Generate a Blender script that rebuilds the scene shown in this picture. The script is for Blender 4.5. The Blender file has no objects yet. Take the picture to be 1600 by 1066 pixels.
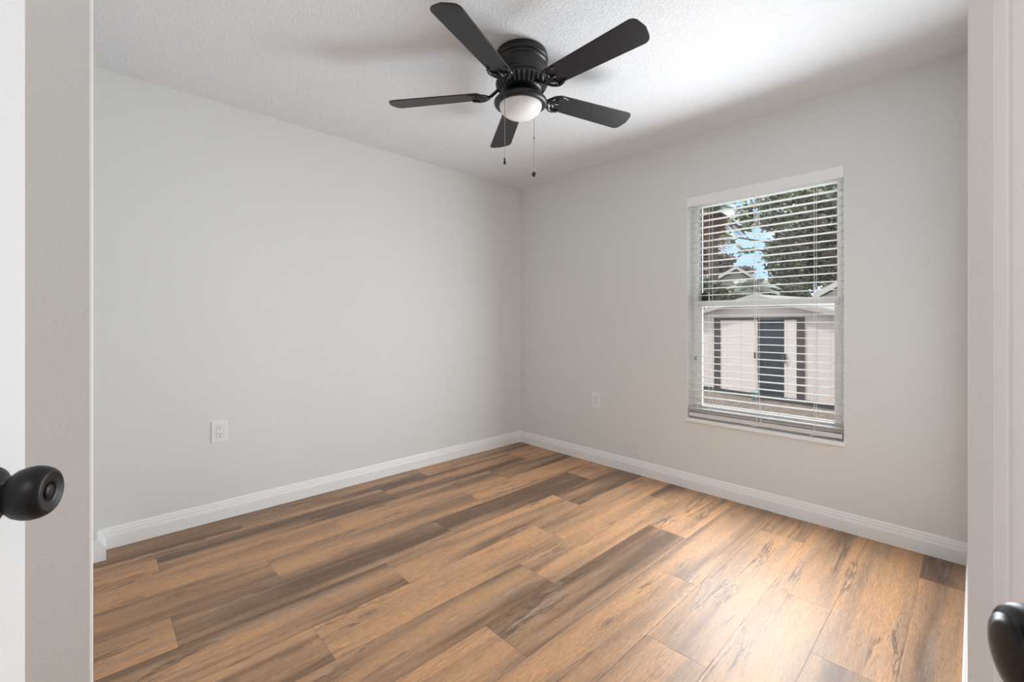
import bpy, bmesh, math, random
from mathutils import Vector, Matrix
random.seed(7)
scene = bpy.context.scene
COL = scene.collection
PI = math.pi

# ------------------------------------------------------------------ camera
FPX = 688.6                      # focal length in pixels of the 1600 px wide frame
CAM_H = 1.149
FW = Vector((0.689, 0.7248, 0))  # the way the camera looks, and its right hand side, on the floor plan
RT = Vector((0.7248, -0.689, 0))
cam_data = bpy.data.cameras.new('camera')
cam_data.sensor_fit = 'HORIZONTAL'
cam_data.sensor_width = 36.0
cam_data.lens = 36.0 * FPX / 1600.0
cam_data.shift_y = -28.0 / 1600.0
cam_data.clip_start = 0.02
cam_data.clip_end = 200
cam_data.dof.use_dof = True
cam_data.dof.focus_distance = 1.6
cam_data.dof.aperture_fstop = 10.0
cam = bpy.data.objects.new('camera', cam_data)
COL.objects.link(cam)
cam.location = (0, 0, CAM_H)
cam.rotation_euler = (PI / 2, 0, math.atan2(-FW.x, FW.y))
scene.camera = cam

scene.view_settings.view_transform = 'Standard'
scene.view_settings.look = 'None'
scene.view_settings.gamma = 1.0
scene.view_settings.use_curve_mapping = False
scene.view_settings.exposure = 0.12
scene.cycles.max_bounces = 14
scene.cycles.diffuse_bounces = 10
scene.cycles.transparent_max_bounces = 24
scene.cycles.sample_clamp_indirect = 6.0

# ------------------------------------------------------------------ sky
world = bpy.data.worlds.new('sky')
scene.world = world
world.use_nodes = True
wn, wl = world.node_tree.nodes, world.node_tree.links
wn.clear()
w_out = wn.new('ShaderNodeOutputWorld')
w_bg = wn.new('ShaderNodeBackground')
w_tc = wn.new('ShaderNodeTexCoord')
w_no = wn.new('ShaderNodeTexNoise')
w_no.inputs['Scale'].default_value = 5.0
w_no.inputs['Detail'].default_value = 6.0
w_cr = wn.new('ShaderNodeValToRGB')
w_cr.color_ramp.elements[0].position = 0.36
w_cr.color_ramp.elements[0].color = (0.42, 0.62, 0.90, 1)
w_cr.color_ramp.elements[1].position = 0.46
w_cr.color_ramp.elements[1].color = (0.92, 0.95, 1.0, 1)
wl.new(w_tc.outputs['Generated'], w_no.inputs['Vector'])
wl.new(w_no.outputs['Fac'], w_cr.inputs['Fac'])
wl.new(w_cr.outputs['Color'], w_bg.inputs['Color'])
w_bg.inputs['Strength'].default_value = 1.5
wl.new(w_bg.outputs['Background'], w_out.inputs['Surface'])

# ------------------------------------------------------------------ sun and daylight
def light(name, kind, loc, target, energy, color=(1, 1, 1), size=None, size_y=None):
    d = bpy.data.lights.new(name, kind)
    d.energy = energy
    d.color = color
    if kind == 'AREA':
        d.shape = 'RECTANGLE'
        d.size = size
        d.size_y = size_y or size
    o = bpy.data.objects.new(name, d)
    COL.objects.link(o)
    o.location = loc
    o.rotation_euler = (Vector(target) - Vector(loc)).to_track_quat('-Z', 'Y').to_euler()
    return o

sun = light('sun', 'SUN', (4.6, 14, 12), (8.2, 5, 0), 3.4, (1.0, 0.95, 0.86))
sun.data.angle = math.radians(3)
# daylight arriving at the window
light('window_daylight', 'AREA', (2.935, 0.944, 1.15), (0, 0.944, 0.94), 44, (0.88, 0.95, 1.0), 0.86, 1.2).data.spread = math.radians(170)
light('window_skylight', 'AREA', (3.22, 0.944, 1.30), (0, 0.944, 1.10), 17, (0.93, 0.97, 1.0), 0.9, 1.6)
# unseen fill light added under the hall ceiling behind the photographer
light('hall_fill', 'AREA', (-0.62, -0.72, 2.41), (-0.62, -0.72, 0), 25, (0.99, 0.99, 1.0), 0.8)

# ------------------------------------------------------------------ materials
def new_mat(name):
    m = bpy.data.materials.new(name)
    m.use_nodes = True
    nt = m.node_tree
    return m, nt, nt.nodes, nt.links, nt.nodes['Principled BSDF']

def mat(name, color, rough=0.5, metal=0.0, spec=0.5, bump=None, mottle=None, coat=0.0):
    """bump = (scale, strength, distance); mottle = (scale, amount)"""
    m, nt, n, l, b = new_mat(name)
    b.inputs['Base Color'].default_value = (*color, 1)
    b.inputs['Roughness'].default_value = rough
    b.inputs['Metallic'].default_value = metal
    b.inputs['Specular IOR Level'].default_value = spec
    b.inputs['Coat Weight'].default_value = coat
    tc = n.new('ShaderNodeTexCoord')
    if mottle:
        t = n.new('ShaderNodeTexNoise')
        t.inputs['Scale'].default_value = mottle[0]
        t.inputs['Detail'].default_value = 4
        l.new(tc.outputs['Object'], t.inputs['Vector'])
        mx = n.new('ShaderNodeMix')
        mx.data_type = 'RGBA'
        k = mottle[1]
        mx.inputs['A'].default_value = (*[max(0, c * (1 - k)) for c in color], 1)
        mx.inputs['B'].default_value = (*[min(1, c * (1 + k)) for c in color], 1)
        l.new(t.outputs['Fac'], mx.inputs['Factor'])
        l.new(mx.outputs['Result'], b.inputs['Base Color'])
    if bump:
        t = n.new('ShaderNodeTexNoise')
        t.inputs['Scale'].default_value = bump[0]
        t.inputs['Detail'].default_value = 3
        l.new(tc.outputs['Object'], t.inputs['Vector'])
        bp = n.new('ShaderNodeBump')
        bp.inputs['Strength'].default_value = bump[1]
        bp.inputs['Distance'].default_value = bump[2]
        l.new(t.outputs['Fac'], bp.inputs['Height'])
        l.new(bp.outputs['Normal'], b.inputs['Normal'])
    return m

def ceiling_material():
    m, nt, n, l, b = new_mat('knockdown_ceiling')
    b.inputs['Base Color'].default_value = (0.80, 0.815, 0.84, 1)
    b.inputs['Roughness'].default_value = 0.9
    tc = n.new('ShaderNodeTexCoord')
    t = n.new('ShaderNodeTexNoise')
    t.inputs['Scale'].default_value = 95
    t.inputs['Detail'].default_value = 4
    t.inputs['Distortion'].default_value = 0.6
    cr = n.new('ShaderNodeValToRGB')
    cr.color_ramp.elements[0].position = 0.44
    cr.color_ramp.elements[1].position = 0.60
    bp = n.new('ShaderNodeBump')
    bp.inputs['Strength'].default_value = 0.55
    bp.inputs['Distance'].default_value = 0.003
    l.new(tc.outputs['Object'], t.inputs['Vector'])
    l.new(t.outputs['Fac'], cr.inputs['Fac'])
    l.new(cr.outputs['Color'], bp.inputs['Height'])
    l.new(bp.outputs['Normal'], b.inputs['Normal'])
    return m

def floor_material():
    """vinyl oak planks: UV = metres along the plank and 0..1 across, attributes 'tone' and 'seed' per plank"""
    m, nt, n, l, b = new_mat('oak_planks')
    def N(t, **k):
        x = n.new(t)
        for a, v in k.items():
            setattr(x, a, v)
        return x
    def math_(op, a, b_=None, c=None):
        x = N('ShaderNodeMath', operation=op)
        for i, v in enumerate((a, b_, c)):
            if v is None:
                continue
            if isinstance(v, (int, float)):
                x.inputs[i].default_value = v
            else:
                l.new(v, x.inputs[i])
        return x.outputs[0]
    def ramp(fac, stops):
        r = N('ShaderNodeValToRGB')
        e = r.color_ramp.elements
        while len(e) < len(stops):
            e.new(0.5)
        for q, (p, c) in zip(e, stops):
            q.position = p
            q.color = (*c, 1) if len(c) == 3 else c
        l.new(fac, r.inputs['Fac'])
        return r.outputs['Color']
    def mix(f, a, c, mode='MIX'):
        x = N('ShaderNodeMix', data_type='RGBA', blend_type=mode)
        for s, v in (('Factor', f), ('A', a), ('B', c)):
            if isinstance(v, (int, float)):
                x.inputs[s].default_value = v
            elif isinstance(v, tuple):
                x.inputs[s].default_value = (*v, 1)
            else:
                l.new(v, x.inputs[s])
        return x.outputs['Result']
    def noise(vec, detail=3, rough=0.55, dist=0.0, scale=1.0):
        t = N('ShaderNodeTexNoise', noise_dimensions='3D')
        t.inputs['Scale'].default_value = scale
        t.inputs['Detail'].default_value = detail
        t.inputs['Roughness'].default_value = rough
        t.inputs['Distortion'].default_value = dist
        l.new(vec, t.inputs['Vector'])
        return t.outputs['Fac']
    uv = N('ShaderNodeUVMap')
    uv.uv_map = 'plank'
    sep = N('ShaderNodeSeparateXYZ')
    l.new(uv.outputs['UV'], sep.inputs[0])
    U, V = sep.outputs[0], sep.outputs[1]
    at = N('ShaderNodeAttribute', attribute_name='tone')
    tone = at.outputs['Fac']
    sd = N('ShaderNodeAttribute', attribute_name='seed')
    seed = sd.outputs['Fac']
    def vec(su, sv, sw=37.0):
        c = N('ShaderNodeCombineXYZ')
        l.new(math_('MULTIPLY', U, su), c.inputs[0])
        l.new(math_('MULTIPLY', V, sv), c.inputs[1])
        l.new(math_('MULTIPLY', seed, sw), c.inputs[2])
        return c.outputs[0]
    # long colour bands running with the plank, wandering a little
    band = noise(vec(0.6, 1.9), 3, 0.5, 0.3)
    streak = noise(vec(1.3, 9.0, 51.0), 4, 0.6, 0.3)
    grain = noise(vec(11.0, 62.0, 13.0), 4, 0.7)
    fine = noise(vec(30.0, 140.0, 17.0), 2, 0.6)
    cloud = noise(vec(3.2, 2.2, 71.0), 3, 0.6, 0.4)
    f = math_('ADD', math_('MULTIPLY', math_('SUBTRACT', band, 0.5), 2.7), tone)
    f = math_('ADD', f, math_('MULTIPLY', math_('SUBTRACT', streak, 0.5), 0.30))
    f = math_('ADD', f, math_('MULTIPLY', math_('SUBTRACT', cloud, 0.5), 0.38))
    base = ramp(f, [(0.0, (0.58, 0.320, 0.162)), (0.25, (0.525, 0.295, 0.155)), (0.5, (0.40, 0.238, 0.136)),
                    (0.75, (0.275, 0.165, 0.098)), (1.0, (0.165, 0.098, 0.060))])
    # greyish weathered patches
    grey = ramp(noise(vec(1.6, 5.0, 91.0), 4, 0.6, 0.5), [(0.55, (0, 0, 0)), (0.72, (1, 1, 1))])
    base = mix(math_('MULTIPLY', grey, 0.55), base, (0.36, 0.29, 0.235))
    # grain lines
    g = ramp(grain, [(0.34, (0.70, 0.67, 0.64)), (0.50, (1, 1, 1)), (0.68, (1.10, 1.10, 1.10))])
    base = mix(0.75, base, g, 'MULTIPLY')
    g2 = ramp(fine, [(0.36, (0.72, 0.69, 0.67)), (0.58, (1.08, 1.08, 1.08))])
    base = mix(0.9, base, g2, 'MULTIPLY')
    # thin dark cracks following the bands
    wv = noise(vec(1.3, 3.4, 23.0), 6, 0.66, 0.5)
    crack = math_('ABSOLUTE', math_('SUBTRACT', wv, 0.56))
    where = ramp(noise(vec(2.0, 1.2, 29.0), 2), [(0.48, (0, 0, 0)), (0.60, (1, 1, 1))])
    ck = math_('MULTIPLY', ramp(crack, [(0.0, (1, 1, 1)), (0.03, (0, 0, 0))]), where)
    base = mix(math_('MULTIPLY', ck, 0.85), base, (0.085, 0.058, 0.043))
    pale = math_('MULTIPLY', ramp(math_('ABSOLUTE', math_('SUBTRACT', wv, 0.605)), [(0.0, (1, 1, 1)), (0.02, (0, 0, 0))]), where)
    base = mix(math_('MULTIPLY', pale, 0.30), base, (0.50, 0.43, 0.37))
    # knots with rings
    kc = N('ShaderNodeCombineXYZ')
    l.new(math_('MULTIPLY', U, 1.9), kc.inputs[0])
    l.new(math_('MULTIPLY', V, 1.35), kc.inputs[1])
    l.new(math_('MULTIPLY', seed, 19.0), kc.inputs[2])
    vo = N('ShaderNodeTexVoronoi', feature='F1')
    vo.inputs['Scale'].default_value = 1.0
    l.new(kc.outputs[0], vo.inputs['Vector'])
    kd = math_('ADD', vo.outputs['Distance'], math_('MULTIPLY', math_('SUBTRACT', streak, 0.5), 0.16))
    ring = math_('SINE', math_('MULTIPLY', kd, 120.0))
    kmask = ramp(kd, [(0.02, (1, 1, 1)), (0.26, (0, 0, 0))])
    base = mix(math_('MULTIPLY', math_('MULTIPLY', math_('GREATER_THAN', ring, 0.25), kmask), 0.5), base, (0.16, 0.10, 0.065))
    core = ramp(kd, [(0.03, (1, 1, 1)), (0.10, (0, 0, 0))])
    base = mix(math_('MULTIPLY', core, 0.55), base, (0.15, 0.088, 0.055))
    # the seams between planks
    sm = N('ShaderNodeAttribute', attribute_name='length')
    eu = math_('MINIMUM', U, math_('SUBTRACT', sm.outputs['Fac'], U))
    ev = math_('MULTIPLY', math_('MINIMUM', V, math_('SUBTRACT', 1.0, V)), 0.2216)
    edge = math_('MINIMUM', eu, ev)
    seam = ramp(edge, [(0.0, (1, 1, 1)), (0.0022, (0, 0, 0))])
    base = mix(math_('MULTIPLY', seam, 0.32), base, (0.09, 0.06, 0.045))
    l.new(base, b.inputs['Base Color'])
    rr = math_('ADD', math_('MULTIPLY', grain, 0.14), 0.38)
    l.new(rr, b.inputs['Roughness'])
    b.inputs['Specular IOR Level'].default_value = 0.45
    bp = N('ShaderNodeBump')
    bp.inputs['Strength'].default_value = 0.35
    bp.inputs['Distance'].default_value = 0.0012
    h = math_('SUBTRACT', math_('ADD', math_('MULTIPLY', grain, 0.6), math_('MULTIPLY', fine, 0.4)), math_('MULTIPLY', seam, 1.2))
    l.new(h, bp.inputs['Height'])
    l.new(bp.outputs['Normal'], b.inputs['Normal'])
    return m

def glass_material():
    m = bpy.data.materials.new('window_glass')
    m.use_nodes = True
    n, l = m.node_tree.nodes, m.node_tree.links
    n.clear()
    o = n.new('ShaderNodeOutputMaterial')
    t = n.new('ShaderNodeBsdfTransparent')
    t.inputs['Color'].default_value = (0.93, 0.95, 0.95, 1)
    g = n.new('ShaderNodeBsdfGlossy')
    g.inputs['Roughness'].default_value = 0.02
    fr = n.new('ShaderNodeFresnel')
    fr.inputs['IOR'].default_value = 1.45
    mx = n.new('ShaderNodeMixShader')
    l.new(fr.outputs[0], mx.inputs[0])
    l.new(t.outputs[0], mx.inputs[1])
    l.new(g.outputs[0], mx.inputs[2])
    l.new(mx.outputs[0], o.inputs['Surface'])
    return m

def leaf_material(name, dark, mid, light_, hi=None):
    m, nt, n, l, b = new_mat(name)
    a = n.new('ShaderNodeAttribute')
    a.attribute_name = 'leaf_tone'
    r = n.new('ShaderNodeValToRGB')
    e = r.color_ramp.elements
    e.new(0.5)
    stops = [(0.0, dark), (0.5, mid), (1.0, light_)]
    if hi:
        e.new(0.9)
        stops = [(0.0, dark), (0.5, mid), (0.88, light_), (1.0, hi)]
    for q, (p, c) in zip(e, stops):
        q.position = p
        q.color = (*c, 1)
    l.new(a.outputs['Fac'], r.inputs['Fac'])
    l.new(r.outputs['Color'], b.inputs['Base Color'])
    b.inputs['Roughness'].default_value = 0.55
    return m

def siding_material(name, color, pitch=0.2):
    """vertical board siding"""
    m, nt, n, l, b = new_mat(name)
    tc = n.new('ShaderNodeTexCoord')
    s = n.new('ShaderNodeSeparateXYZ')
    l.new(tc.outputs['Object'], s.inputs[0])
    d = n.new('ShaderNodeMath'); d.operation = 'DIVIDE'; d.inputs[1].default_value = pitch
    l.new(s.outputs[0], d.inputs[0])
    f = n.new('ShaderNodeMath'); f.operation = 'FRACT'
    l.new(d.outputs[0], f.inputs[0])
    r = n.new('ShaderNodeValToRGB')
    r.color_ramp.elements[0].position = 0.0
    r.color_ramp.elements[0].color = (*[c * 0.72 for c in color], 1)
    r.color_ramp.elements[1].position = 0.07
    r.color_ramp.elements[1].color = (*color, 1)
    l.new(f.outputs[0], r.inputs['Fac'])
    l.new(r.outputs['Color'], b.inputs['Base Color'])
    b.inputs['Roughness'].default_value = 0.7
    return m

def ground_material():
    m, nt, n, l, b = new_mat('leaf_litter_ground')
    tc = n.new('ShaderNodeTexCoord')
    t = n.new('ShaderNodeTexNoise')
    t.inputs['Scale'].default_value = 9.0
    t.inputs['Detail'].default_value = 9
    t.inputs['Roughness'].default_value = 0.75
    l.new(tc.outputs['Object'], t.inputs['Vector'])
    r = n.new('ShaderNodeValToRGB')
    e = r.color_ramp.elements
    e.new(0.5); e.new(0.6)
    for q, (p, c) in zip(e, [(0.30, (0.07, 0.052, 0.043)), (0.48, (0.17, 0.128, 0.105)), (0.60, (0.28, 0.225, 0.18)), (0.78, (0.55, 0.47, 0.36))]):
        q.position = p
        q.color = (*c, 1)
    l.new(t.outputs['Fac'], r.inputs['Fac'])
    l.new(r.outputs['Color'], b.inputs['Base Color'])
    b.inputs['Roughness'].default_value = 0.95
    return m

M = {
    'wall': mat('greige_wall_paint', (0.745, 0.745, 0.73), 0.75, bump=(150, 0.22, 0.0016)),
    'ceiling': ceiling_material(),
    'floor': floor_material(),
    'trim': mat('white_trim_paint', (0.86, 0.865, 0.87), 0.38, bump=(60, 0.03, 0.001)),
    'casing': mat('white_casing_paint', (0.83, 0.815, 0.81), 0.5, 0.0, 0.3, bump=(70, 0.05, 0.001)),
    'door': mat('white_door_paint', (0.76, 0.76, 0.76), 0.55, 0.0, 0.3, bump=(70, 0.04, 0.001)),
    'bronze': mat('oil_rubbed_bronze', (0.009, 0.008, 0.008), 0.42, 0.0, 0.3, mottle=(90, 0.3)),
    'fan_black': mat('satin_black_metal', (0.009, 0.009, 0.0095), 0.36, 0.0, 0.5, mottle=(60, 0.2)),
    'iron_black': mat('gloss_black_iron', (0.008, 0.008, 0.009), 0.2, 0.0, 0.6, mottle=(60, 0.2)),
    'fin': mat('highlight_grey_fin', (0.10, 0.10, 0.102), 0.34, 0.4, 0.6, mottle=(60, 0.2)),  # lighter than the black body: window highlight painted into the colour
    'slot_black': mat('vent_slot_black', (0.003, 0.003, 0.003), 0.9, mottle=(60, 0.2)),
    'blade': mat('matte_black_blade', (0.015, 0.015, 0.0165), 0.42, 0.0, 0.42, bump=(200, 0.05, 0.0005)),
    'opal': mat('opal_glass', (0.83, 0.83, 0.83), 0.22, 0.0, 0.5, mottle=(8, 0.01)),
    'chain': mat('chain_metal', (0.30, 0.29, 0.28), 0.35, 0.9, mottle=(300, 0.2)),
    'pvc': mat('white_window_vinyl', (0.90, 0.895, 0.88), 0.4, bump=(80, 0.02, 0.001)),
    'blind': mat('white_blind_slat', (0.70, 0.69, 0.675), 0.5, bump=(80, 0.03, 0.0005)),
    'valance': mat('white_blind_valance', (0.86, 0.865, 0.885), 0.4, bump=(80, 0.02, 0.0005)),
    'cord': mat('white_cord', (0.85, 0.85, 0.84), 0.8, bump=(400, 0.3, 0.0005)),
    'plate': mat('white_outlet_plastic', (0.84, 0.84, 0.84), 0.35, bump=(100, 0.02, 0.0003)),
    'dark_slot': mat('outlet_slot', (0.03, 0.03, 0.03), 0.8, mottle=(300, 0.2)),
    'seal': mat('dark_seal', (0.02, 0.022, 0.03), 0.6, mottle=(100, 0.2)),
    'navy': mat('navy_plastic', (0.012, 0.016, 0.035), 0.25, mottle=(100, 0.2)),
    'amber': mat('amber_tag', (0.55, 0.45, 0.2), 0.5, mottle=(200, 0.2)),
    'glass': glass_material(),
    'ground': ground_material(),
    'siding': siding_material('cream_siding', (0.63, 0.55, 0.515), 0.21),
    'siding_door': siding_material('cream_door_boards', (0.67, 0.59, 0.555), 0.3),
    'shed_trim': mat('dark_brown_trim', (0.055, 0.045, 0.044), 0.7, mottle=(12, 0.3)),
    'shed_dark': mat('dark_navy_interior_shade', (0.012, 0.018, 0.032), 0.5, mottle=(5, 0.4)),
    'shed_base': mat('dark_sill_board', (0.05, 0.047, 0.048), 0.8, mottle=(10, 0.3)),
    'shingle': mat('grey_shingle', (0.42, 0.40, 0.38), 0.9, mottle=(14, 0.25), bump=(30, 0.4, 0.01)),
    'barge': mat('weathered_barge', (0.42, 0.38, 0.345), 0.8, mottle=(10, 0.15)),
    'barge_white': mat('aged_white_fascia', (0.62, 0.61, 0.59), 0.7, mottle=(10, 0.08)),
    'fascia': mat('white_fascia', (0.80, 0.79, 0.77), 0.6, mottle=(10, 0.05)),
    'stucco': mat('grey_stucco', (0.42, 0.40, 0.37), 0.9, mottle=(6, 0.1), bump=(40, 0.3, 0.01)),
    'bark': mat('tree_bark', (0.11, 0.085, 0.065), 0.95, mottle=(8, 0.4), bump=(14, 0.8, 0.03)),
    'dry_frond': leaf_material('dry_frond', (0.10, 0.06, 0.045), (0.26, 0.15, 0.10), (0.45, 0.29, 0.20)),
    'leaf_dark': leaf_material('dark_leaf', (0.045, 0.052, 0.034), (0.13, 0.14, 0.085), (0.27, 0.275, 0.17), (0.55, 0.55, 0.26)),
    'leaf_mid': leaf_material('mid_leaf', (0.06, 0.075, 0.04), (0.17, 0.19, 0.105), (0.34, 0.37, 0.22), (0.55, 0.54, 0.33)),
    'leaf_brown': leaf_material('brown_leaf', (0.08, 0.062, 0.05), (0.22, 0.17, 0.13), (0.38, 0.32, 0.24), (0.45, 0.45, 0.25)),
    'leaf_silver': leaf_material('silver_frond', (0.25, 0.27, 0.22), (0.52, 0.55, 0.48), (0.78, 0.80, 0.74)),
    'teal': mat('teal_plastic', (0.30, 0.50, 0.54), 0.4, mottle=(20, 0.2)),
}

# ------------------------------------------------------------------ helpers
def obj(name, bm, material, parent=None, smooth=False, bevel=None, subsurf=0, loc=None):
    me = bpy.data.meshes.new(name)
    bmesh.ops.recalc_face_normals(bm, faces=bm.faces[:])
    bm.to_mesh(me)
    bm.free()
    me.materials.append(M[material] if isinstance(material, str) else material)
    o = bpy.data.objects.new(name, me)
    COL.objects.link(o)
    if parent:
        o.parent = parent
    if loc:
        o.location = loc
    if smooth:
        for p in me.polygons:
            p.use_smooth = True
    if bevel:
        md = o.modifiers.new('bevel', 'BEVEL')
        md.width = bevel
        md.segments = 2
        md.limit_method = 'ANGLE'
        md.angle_limit = math.radians(40)
    if subsurf:
        md = o.modifiers.new('subsurf', 'SUBSURF')
        md.levels = md.render_levels = subsurf
    return o

def empty(name, loc=(0, 0, 0), rz=0.0):
    o = bpy.data.objects.new(name, None)
    COL.objects.link(o)
    o.location = loc
    o.rotation_euler = (0, 0, rz)
    o.empty_display_size = 0.1
    return o

def tag(o, label=None, category=None, group=None, kind=None):
    for k, v in (('label', label), ('category', category), ('group', group), ('kind', kind)):
        if v:
            o[k] = v
    return o

def structure(o, label, category):
    return tag(o, label, category, kind='structure')

def box(bm, x0, x1, y0, y1, z0, z1, mtx=None):
    vs = [Vector((x, y, z)) for z in (z0, z1) for y in (y0, y1) for x in (x0, x1)]
    if mtx:
        vs = [mtx @ v for v in vs]
    v = [bm.verts.new(p) for p in vs]
    for f in ((0, 1, 3, 2), (4, 6, 7, 5), (0, 4, 5, 1), (2, 3, 7, 6), (0, 2, 6, 4), (1, 5, 7, 3)):
        bm.faces.new([v[i] for i in f])
    return bm

def boxes(*bs):
    bm = bmesh.new()
    for b in bs:
        box(bm, *b)
    return bm

def prism(bm, pts, z0, z1):
    """outline in plan, extruded up"""
    a = [bm.verts.new((p[0], p[1], z0)) for p in pts]
    c = [bm.verts.new((p[0], p[1], z1)) for p in pts]
    k = len(pts)
    for i in range(k):
        bm.faces.new((a[i], a[(i + 1) % k], c[(i + 1) % k], c[i]))
    bm.faces.new(list(reversed(a)))
    bm.faces.new(c)
    return bm

def sweep(bm, profile, p0, p1, out):
    """profile [(distance out of the wall, height)] swept from p0 to p1 (plan points)"""
    p0, p1, out = Vector((*p0, 0)), Vector((*p1, 0)), Vector((*out, 0))
    a = [bm.verts.new(p0 + out * d + Vector((0, 0, h))) for d, h in profile]
    b = [bm.verts.new(p1 + out * d + Vector((0, 0, h))) for d, h in profile]
    k = len(profile)
    for i in range(k):
        bm.faces.new((a[i], a[(i + 1) % k], b[(i + 1) % k], b[i]))
    bm.faces.new(a)
    bm.faces.new(list(reversed(b)))
    return bm

def lathe(bm, prof, seg=48, mtx=None, close=True):
    """prof [(r, z)] turned about z"""
    rings = []
    for r, z in prof:
        if r < 1e-6:
            p = Vector((0, 0, z))
            rings.append([bm.verts.new(mtx @ p if mtx else p)])
        else:
            rg = []
            for i in range(seg):
                a = 2 * PI * i / seg
                p = Vector((r * math.cos(a), r * math.sin(a), z))
                rg.append(bm.verts.new(mtx @ p if mtx else p))
            rings.append(rg)
    for a, b in zip(rings, rings[1:]):
        if len(a) == 1 and len(b) == 1:
            continue
        for i in range(seg):
            j = (i + 1) % seg
            if len(a) == 1:
                bm.faces.new((a[0], b[j], b[i]))
            elif len(b) == 1:
                bm.faces.new((a[i], a[j], b[0]))
            else:
                bm.faces.new((a[i], a[j], b[j], b[i]))
    if close:
        for rg in (rings[0], rings[-1]):
            if len(rg) > 2:
                bm.faces.new(rg)
    return bm

def tube(bm, pts, radii, seg=10, flat=1.0):
    pts = [Vector(p) for p in pts]
    if isinstance(radii, (int, float)):
        radii = [radii] * len(pts)
    rings = []
    for i, p in enumerate(pts):
        t = (pts[min(i + 1, len(pts) - 1)] - pts[max(i - 1, 0)]).normalized()
        up = Vector((0, 0, 1)) if abs(t.z) < 0.9 else Vector((1, 0, 0))
        s = t.cross(up).normalized()
        u = s.cross(t).normalized()
        rings.append([bm.verts.new(p + s * (radii[i] * math.cos(2 * PI * k / seg)) + u * (radii[i] * flat * math.sin(2 * PI * k / seg))) for k in range(seg)])
    for a, b in zip(rings, rings[1:]):
        for k in range(seg):
            j = (k + 1) % seg
            bm.faces.new((a[k], a[j], b[j], b[k]))
    bm.faces.new(rings[0])
    bm.faces.new(list(reversed(rings[-1])))
    return bm

def spline(pts, n=10):
    """Catmull-Rom through the points"""
    P = [Vector(p) for p in pts]
    P = [2 * P[0] - P[1]] + P + [2 * P[-1] - P[-2]]
    out = []
    for i in range(1, len(P) - 2):
        a, b, c, d = P[i - 1:i + 3]
        for k in range(n):
            t = k / n
            out.append(0.5 * ((2 * b) + (c - a) * t + (2 * a - 5 * b + 4 * c - d) * t * t + (3 * b - a - 3 * c + d) * t ** 3))
    out.append(P[-2])
    return out

def plan(lat, fwd):
    """right-of-camera and ahead-of-camera metres to room coordinates"""
    v = RT * lat + FW * fwd
    return (v.x, v.y)

def ray(px, py, fwd):
    """the place seen at photo pixel (px, py) at the given distance ahead"""
    x, y = plan((px - 800) / FPX * fwd, fwd)
    return Vector((x, y, CAM_H + (505 - py) / FPX * fwd))

# ------------------------------------------------------------------ the room
XW, YW, HC = 3.007, 3.049, 2.44       # window wall, long plain wall, ceiling height
WY0, WY1, WZ0, WZ1 = 0.502, 1.386, 0.490, 2.022   # window opening
TH = 0.16

# floor: one mesh of planks
def build_floor():
    W = 0.2216
    joints = {12: 1.822, 11: 0.224, 10: 1.01, 9: 0.61, 8: 0.22, 7: 1.013, 6: 0.60, 5: 0.262, 4: 1.08, 3: 0.70, 2: 0.265, 1: 0.93, 0: 0.60, -1: 1.49}
    # how brown each plank is, by row and by the x it starts from (0 = gold, 1 = dark brown)
    tone = {
        12: [(-9, .72), (0.5, .78), (1.7, .55)],
        11: [(-9, .22), (0.2, .74), (1.4, .70), (2.5, .25)],
        10: [(-9, .20), (0.9, .38), (2.1, .62)],
        9: [(-9, .34), (0.5, .42), (1.7, .20), (2.9, .55)],
        8: [(-9, .34), (0.2, .70), (1.4, .80), (2.5, .35)],
        7: [(-9, .62), (0.9, .24), (2.1, .72)],
        6: [(-9, .42), (0.5, .20), (1.7, .42)],
        5: [(-9, .45), (0.2, .66), (1.4, .46), (2.6, .5)],
        4: [(-9, .32), (1.0, .72), (2.2, .34)],
        3: [(-9, .34), (0.6, .36), (1.8, .34)],
        2: [(-9, .36), (0.2, .38), (1.4, .38), (2.6, .42)],
        1: [(-9, .38), (0.9, .36), (2.1, .40)],
        0: [(-9, .36), (0.5, .40), (1.75, .40)],
        -1: [(-9, .40), (1.4, .34), (2.65, .85)],
    }
    bm = bmesh.new()
    uvl = bm.loops.layers.uv.new('plank')
    ft = bm.faces.layers.float.new('tone')
    fs = bm.faces.layers.float.new('seed')
    fl = bm.faces.layers.float.new('length')
    rnd = random.Random(31)
    for r in range(-9, 13):
        y0 = 0.174 + W * r
        y1 = y0 + W
        if r == 12:
            y1 = y0 + W + 0.05
        j = joints.get(r, rnd.uniform(0, 1.2))
        x = j
        while x > -1.8:
            x -= 1.213
        while x < 3.25:
            x1 = x + 1.213
            v = [bm.verts.new(p) for p in ((x, y0, 0), (x1, y0, 0), (x1, y1, 0), (x, y1, 0))]
            f = bm.faces.new(v)
            for lp, (u_, v_) in zip(f.loops, ((0, 0), (1.213, 0), (1.213, 1), (0, 1))):
                lp[uvl].uv = (u_, v_)
            t = rnd.uniform(.2, .6)
            for xs, tv in tone.get(r, []):
                if x + 0.05 > xs:
                    t = tv
            f[ft] = t
            f[fs] = rnd.uniform(0, 1)
            f[fl] = 1.213
            x = x1
    o = obj('floor', bm, 'floor')
    return structure(o, 'oak look plank floor of mixed gold and brown boards', 'floor')
build_floor()

structure(obj('subfloor', boxes((-1.8, XW + TH, -1.95, YW + TH, -0.12, -0.004)), 'trim'), 'slab under the planks', 'floor')
structure(obj('ceiling', boxes((-1.8, XW + TH, -1.95, YW + TH, HC, HC + 0.12)), 'ceiling'), 'white knockdown textured ceiling', 'ceiling')
structure(obj('wall_left', boxes((-1.8, XW + TH, YW, YW + TH, 0, HC)), 'wall'), 'long plain greige wall left of the corner', 'wall')
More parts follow.
